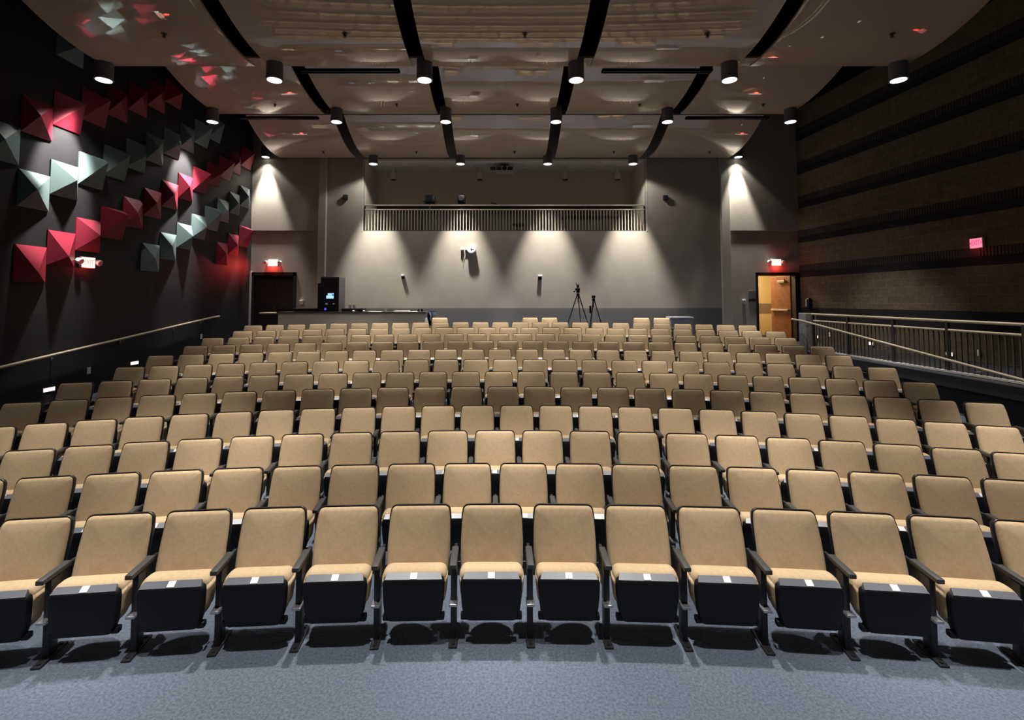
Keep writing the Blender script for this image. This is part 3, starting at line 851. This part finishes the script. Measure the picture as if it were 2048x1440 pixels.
# equipment rack
y0 = DZ + 0.12
xa, xb = ray(641, 590)[0] * y0, ray(678, 590)[0] * y0
ztop = at(660, 553, y0).z
t = thing('equipment_rack', 'tall black equipment cabinet with glowing display on the control desk', 'equipment rack', ((xa + xb) / 2, y0, DT_))
w = (xb - xa) / 2; HH = ztop - DT_
obj('cabinet', box(-w, w, 0, 0.58, 0, HH, bevel=0.01), 'rack_side', t)
obj('front_door', box(-w + 0.01, w - 0.01, -0.012, 0, 0.02, HH - 0.08), 'rack_black', t)
obj('top_strip', box(-w + 0.01, w - 0.01, -0.014, 0, HH - 0.06, HH - 0.035), 'rack_side', t)
obj('side_unit', box(-w - 0.11, -w, 0.05, 0.5, 0, HH - 0.2, bevel=0.01), 'rack_black', t)


def disp(px0, py0, px1, py1, m, nm):
    a = at(px0, py0, y0); b = at(px1, py1, y0)
    cx = (xa + xb) / 2
    obj(nm, box(a.x - cx, b.x - cx, -0.016, -0.011, b.z - DT_, a.z - DT_, bevel=0.003), m, t)


disp(653, 591, 667.5, 597, 'screen_blue', 'display'); disp(656, 586.5, 664, 590.5, 'screen_blue', 'display'); disp(665, 586, 667.5, 589, 'screen_blue', 'indicator')
disp(651, 606, 656, 609.5, 'white_gloss', 'knob'); disp(665.5, 606.5, 669.5, 609, 'can_white', 'knob')
disp(649, 616, 653, 620, 'led_blue', 'indicator')
# low black boxes left and right of the rack
for px0, px1, lab in ((587, 634, 'left'), (683, 725, 'right')):
    a, b = on_desk(px0, DZ + 0.2), on_desk(px1, DZ + 0.2)
    if lab == 'right': a = max(a, xb + 0.05)
    else: b = min(b, xa - 0.14)
    t = thing('mixer_case', 'low flat black equipment case on the control desk, %s of the rack' % lab, 'equipment case', ((a + b) / 2, DZ + 0.2, DT_), 0, 'low black cases on the desk')
    w = (b - a) / 2
    obj('case', box(-w, w, 0, 0.4, 0, 0.105, bevel=0.008), 'rack_black', t)
    obj('front_edge', box(-w + 0.01, w - 0.01, -0.006, 0, 0.04, 0.06), 'rail_dark', t)
for px, m, lab in ((700, 'cup_clear', 'clear plastic cup, left of two'), (708.5, 'cup_clear', 'lilac plastic cup, right of two')):
    x = on_desk(px, DZ + 0.35)
    bm = cyl(0, 0, 0, 0.11, 0.042, seg=20, r2=0.052)
    o = obj('plastic_cup', bm, m, smooth='auto', loc=(x, DZ + 0.35, DT_ + 0.106))
    tag(o, lab + ' on the black case right of the rack', 'cup', 'cups on the desk')
x = on_desk(771, DZ + 0.2)
t = thing('paper_cup', 'white paper cup among papers on the control desk', 'cup', (x, DZ + 0.2, DT_))
obj('cup', cyl(0, 0, 0, 0.08, 0.03, seg=20, r2=0.04), 'white_gloss', t, smooth='auto'); obj('rim', cyl(0, 0, 0.078, 0.086, 0.043, seg=20), 'white_gloss', t)
for px0, px1, lab, hh in ((738, 763, 'left of the paper cup', 0.018), (788, 820, 'right of the paper cup', 0.03), (823, 835, 'smallest, near the desk end', 0.015)):
    a, b = on_desk(px0, DZ + 0.3), on_desk(px1, DZ + 0.3)
    bm = bmesh.new()
    for k in range(3): box(a + 0.01 * k, b - 0.012 * k, DZ + 0.16 + 0.01 * k, DZ + 0.44 - 0.008 * k, DT_ + 0.0005 + k * hh / 3, DT_ + (k + 1) * hh / 3, bm)
    tag(obj('paper_stack', bm, 'paper'), 'loose white papers on the control desk, ' + lab, 'papers', 'papers on the desk')
for px, lab in ((707, 'in front of the black case'), (728, 'beside the end of the black case')):
    x = on_desk(px, DZ + 0.1)
    tag(obj('computer_mouse', ball((0, 0, 0), 0.05, sc_=(0.7, 1, 0.55)), 'white_gloss', smooth=True, loc=(x, DZ + 0.1, DT_ + 0.026)), 'small white mouse on the control desk ' + lab, 'mouse', 'white mice on the desk')
for px, lab in ((837, 'left of two'), (844, 'right of two')):
    x = on_desk(px, DZ + 0.35)
    tag(obj('radio_handset', box(x - 0.025, x + 0.025, DZ + 0.32, DZ + 0.38, DT_ + 0.0005, DT_ + 0.09, bevel=0.008), 'rack_black'), 'small black radio at the end of the control desk, ' + lab, 'radio', 'black radios on the desk')
# cloth hanging over the end of the desk
t = thing('draped_jacket', 'navy and pale blue jacket hung over the right end of the desk', 'jacket', (dx1 + 0.035, DZ + 0.1, DT_))


def cloth(x0, x1, z0, z1, y, seedv, amp=0.03, slant=0.0, n=10, m=10):
    rnd = random.Random(seedv); bm = bmesh.new(); gg = []
    ph = [rnd.uniform(0, 6) for _ in range(4)]
    for j in range(m + 1):
        tj = j / m; row = []
        for i in range(n + 1):
            ti = i / n
            wv = amp * math.sin(ti * 9 + ph[0] + tj * 2) + amp * 0.5 * math.sin(ti * 17 + ph[1])
            narrow = 1 - 0.45 * tj
            row.append(bm.verts.new((x0 + (x1 - x0) * (0.5 + (ti - 0.5) * narrow) + slant * tj + 0.012 * math.sin(tj * 7 + ph[2]), y + wv, z1 + (z0 - z1) * tj - 0.02 * math.sin(ti * 5 + ph[3]) * tj)))
        gg.append(row)
    for j in range(m):
        for i in range(n): bm.faces.new((gg[j][i], gg[j][i + 1], gg[j + 1][i + 1], gg[j + 1][i]))
    bmesh.ops.solidify(bm, geom=bm.faces[:], thickness=0.02)
    return bm


obj('body', cloth(0.0, 0.24, -0.42, 0.0, 0.05, 3, 0.035, -0.01), 'cloth_navy', t, smooth=True)
obj('pale_panel', cloth(0.06, 0.29, -0.28, 0.03, 0.0, 5, 0.03, 0.02), 'cloth_pale', t, smooth=True)
obj('sleeve', tube([(0.17, 0.02, -0.15), (0.2, 0.02, -0.35), (0.15, 0.03, -0.6), (0.14, 0.04, -0.8)], 0.04), 'cloth_navy', t, smooth=True)

# pale box on the right of the last seats
p = at(1364, 640, 15.2)
t = thing('storage_bin', 'pale grey box on the floor right of the loose seats', 'box', (p.x, 15.2, LVL))
obj('bin', box(-0.34, 0.34, 0, 0.4, 0, p.z - LVL + 0.03, bevel=0.02), 'grey_plain', t)
obj('lid', box(-0.36, 0.36, -0.02, 0.42, p.z - LVL + 0.03, p.z - LVL + 0.09, bevel=0.015), 'grey_plain', t)

# ------------------------------------------------------------------ tripods
y = 15.3
hub = at(1156, 589, y)


def tripod(nm_lab, hub, feet, head, group='black camera tripods'):
    base = Vector((hub.x, hub.y, LVL))
    t = thing('camera_tripod', nm_lab, 'tripod', base, 0, group)
    hz = hub.z - LVL
    for fx, fy in feet:
        k = 0.5
        mid = Vector((fx * k, fy * k, hz * (1 - k)))
        lg = obj('leg', rod((fx * 0.04, fy * 0.04, hz), mid, 0.017, seg=10), 'rack_black', t)
        obj('lower_tube', rod(mid, (fx, fy, 0.02), 0.012, seg=10), 'rack_black', lg)
        obj('foot', ball((fx, fy, 0.02), 0.022), 'rack_black', lg)
    obj('crown', cyl(0, 0, hz - 0.05, hz + 0.03, 0.05, seg=16), 'rack_black', t)
    obj('centre_column', cyl(0, 0, hz - 0.25, hz + 0.1, 0.014, seg=10), 'rack_black', t)
    return t, hz


t, hz = tripod('taller black tripod with camera head near the rear wall, right of centre', hub, [(-0.52, 0.12), (0.06, -0.4), (0.52, 0.15)], None)
obj('pan_head', box(-0.05, 0.05, -0.05, 0.05, hz + 0.05, hz + 0.17, bevel=0.015), 'rack_black', t)
obj('tilt_plate', box(-0.09, 0.06, -0.05, 0.05, hz + 0.12, hz + 0.2, bevel=0.02), 'rack_black', t)
obj('pan_handle', rod((0, 0, hz + 0.15), (-0.07, -0.05, hz + 0.36), 0.01), 'rack_black', t)
obj('phone_clamp', box(-0.02, 0.03, -0.02, 0.02, hz + 0.2, hz + 0.31, bevel=0.008), 'rack_black', t)
obj('side_knob', ball((-0.11, 0, hz + 0.1), 0.035), 'rack_black', t, smooth=True)
hub = at(1187, 599, y - 0.15)
t, hz = tripod('shorter black tripod with camera right of the taller tripod', hub, [(-0.22, -0.2), (0.42, 0.0), (-0.1, 0.32)], None)
obj('camera_body', box(-0.055, 0.055, -0.05, 0.05, hz + 0.04, hz + 0.13, bevel=0.02), 'rack_black', t)
obj('camera_lens', rod((0, -0.04, hz + 0.085), (0, -0.11, hz + 0.085), 0.032, seg=16), 'rack_black', t)
obj('strap_bag', box(-0.13, -0.07, -0.03, 0.03, hz - 0.42, hz - 0.18, bevel=0.02), 'rack_black', t)

# ------------------------------------------------------------------ left handrail and wall plates
hx_ = XL + 0.08


def lhz(y): return EYE - 1.07 + (y - 8.02) * 0.102


t = thing('handrail', 'sloping cream handrail on the black left wall', 'handrail', (hx_, 10, EYE - 0.87))
loc = Vector((hx_, 10, EYE - 0.87))
pts = [Vector((hx_, 5.0, lhz(5.0))), Vector((hx_, 13.6, lhz(13.6))), Vector((hx_, 13.8, lhz(13.75) + 0.005)), Vector((hx_, 14.15, lhz(13.75) + 0.03))]
obj('rail', tube([p - loc for p in pts], 0.024), 'rail_cream', t, smooth='auto')
for yb in (7.0, 8.6 + 0.4, 10.6, 12.3, 13.4):
    bmm = tube([(0, yb - 10, lhz(yb) - loc.z - 0.02), (0, yb - 10, lhz(yb) - loc.z - 0.07), (-0.078, yb - 10, lhz(yb) - loc.z - 0.08)], 0.009, seg=8)
    cyl(-0.07, yb - 10, lhz(yb) - loc.z - 0.11, lhz(yb) - loc.z - 0.05, 0.012, bmm, seg=8)
    obj('bracket', bmm, 'bright_steel', t)


def left_plate(px, py, w, h, m, name, label, cat, group, lit=False):
    u, hh = ray(px, py); y = XL / u
    t = thing(name, label, cat, (XL, y, EYE + hh * y), 0, group)
    obj('cover_plate', box(0, 0.012, -w / 2, w / 2, -h / 2, h / 2, bevel=0.003), 'white_gloss' if not lit else 'bright_steel', t)
    if lit:
        obj('lit_lens', box(0.012, 0.02, -w / 2 + 0.012, w / 2 - 0.012, -h / 2 + 0.012, h / 2 - 0.012), 'steplight', t)
        l = bpy.data.lights.new('step_glow', 'SPOT'); l.energy = 2.0; l.color = (1, 0.85, 0.65); l.spot_size = 2.2; l.shadow_soft_size = 0.05
        lo = bpy.data.objects.new('step_glow', l); lo.location = (0.06, 0, 0); lo.rotation_euler = (0, math.radians(-35), 0); C.objects.link(lo); lo.parent = t
    else:
        obj('socket', box(0.012, 0.016, -w / 4, w / 4, -h / 3, -h / 12), 'sign_case', t); obj('socket', box(0.012, 0.016, -w / 4, w / 4, h / 12, h / 3), 'sign_case', t)


left_plate(268, 726, 0.24, 0.085, 'w', 'step_light', 'lit step light on the black wall, further from the stage', 'step light', 'left wall step lights', True)
left_plate(97, 779, 0.24, 0.085, 'w', 'step_light', 'lit step light on the black wall, nearer the stage', 'step light', 'left wall step lights', True)
left_plate(177, 741, 0.085, 0.125, 'w', 'wall_outlet', 'white outlet plate on the black wall between the step lights', 'outlet', 'left wall outlets')
left_plate(402, 673, 0.09, 0.13, 'w', 'wall_outlet', 'white outlet plate under the top end of the left handrail', 'outlet', 'left wall outlets')

# ------------------------------------------------------------------ right walk: guard rail, handrail, post, plates
GX, GY0, GY1 = 8.03, 5.6, 13.0
GT = EYE - 0.385
t = thing('guard_railing', 'long dark baluster railing with cream rails along the right walk', 'railing', (GX, 9, LVL))
gh = GT - LVL
obj('top_rail', tube([(0, GY0 - 9, gh), (0, GY1 - 9, gh + 0.02)], 0.026), 'rail_cream', t, smooth='auto')
obj('lower_rail', tube([(0, GY0 - 9, gh - 0.16), (0, GY1 - 9, gh - 0.15)], 0.022), 'rail_cream', t, smooth='auto')
obj('bottom_rail', box(-0.03, 0.03, GY0 - 9, GY1 - 9, 0.012, 0.05), 'can_white', t)
nb = 66; me_b = None
for k in range(nb):
    yb = GY0 + 0.06 + (GY1 - GY0 - 0.12) * k / (nb - 1)
    if me_b is None: me_b = obj('baluster', box(-0.011, 0.011, -0.011, 0.011, 0.05, gh - 0.165), 'baluster_dark', t, loc=(0, yb - 9, 0))
    else:
        o = me_b.copy(); C.objects.link(o); o.location = (0, yb - 9, 0)
for yb in (5.62, 7.72, 9.05, 10.3, 11.65, 12.95): obj('post', box(-0.025, 0.025, -0.025, 0.025, 0.006, gh), 'rail_dark', t, loc=(0, yb - 9, 0))
struct('trim_9', box(7.955, 8.0, 2.0, 13.3, LVL - 0.24, LVL + 0.003, bevel=0.004), 'rail_dark')
struct('trim_10', box(7.94, 7.96, 2.0, 13.3, LVL - 0.03, LVL + 0.003), 'bright_steel')


def rhz(y): return EYE - 0.53 - (13.25 - y) * 0.12


t = thing('aisle_handrail', 'sloping cream handrail beside the baluster railing on the right aisle', 'handrail', (7.86, 10, 1.5))
loc = Vector((7.86, 10, 1.5))
pts = [Vector((7.86, 13.6, rhz(13.25) + 0.01)), Vector((7.86, 13.2, rhz(13.2))), Vector((7.86, 5.2, rhz(5.2)))]
obj('rail', tube([p - loc for p in pts], 0.023), 'rail_cream', t, smooth='auto')
for yb in (6.4, 8.4, 10.4, 12.4):
    obj('bracket', tube([(0, yb - 10, rhz(yb) - 1.5 - 0.02), (0, yb - 10, rhz(yb) - 1.58), (0.145, yb - 10, rhz(yb) - 1.58)], 0.009, seg=8), 'bright_steel', t)
bm = box(7.92, 8.2, 13.08, 13.4, 0.7, GT + 0.04, bevel=0.012)
o = obj('stone_pier', bm, 'stone')
tag(o, 'short rough stone pier at the far end of the right railing', 'pier')


def right_plate(px, py, w, h, name, label, cat, group, lit=False):
    u, hh = ray(px, py); y = (9.53 + 1.6) / (u + 0.1)
    t = thing(name, label, cat, (xr(y), y, EYE + hh * y), -PI / 2 - math.atan(0.1), group)
    obj('cover_plate', box(-w / 2, w / 2, -0.014, 0, -h / 2, h / 2, bevel=0.003), 'white_gloss', t)
    if lit:
        obj('lit_lens', box(-w / 2 + 0.012, w / 2 - 0.012, -0.02, -0.014, -h / 2 + 0.012, h / 2 - 0.012), 'steplight', t)
    else:
        obj('toggle', box(-w / 6, w / 6, -0.02, -0.014, -h / 6, h / 6), 'sign_case', t)


right_plate(1633.5, 673.5, 0.21, 0.085, 'step_light', 'lit step light behind the right railing, farthest of three', 'step light', 'right wall step lights', True)
right_plate(1741.5, 687, 0.24, 0.09, 'step_light', 'lit step light behind the right railing, middle of three', 'step light', 'right wall step lights', True)
right_plate(1899, 708, 0.22, 0.09, 'step_light', 'lit step light behind the right railing, nearest of three', 'step light', 'right wall step lights', True)
right_plate(1660, 669, 0.08, 0.13, 'wall_switch', 'white switch plate behind the railing between two step lights', 'switch', 'right wall plates')
right_plate(1959, 706, 0.085, 0.13, 'wall_switch', 'white switch plate behind the railing, nearest the picture edge', 'switch', 'right wall plates')
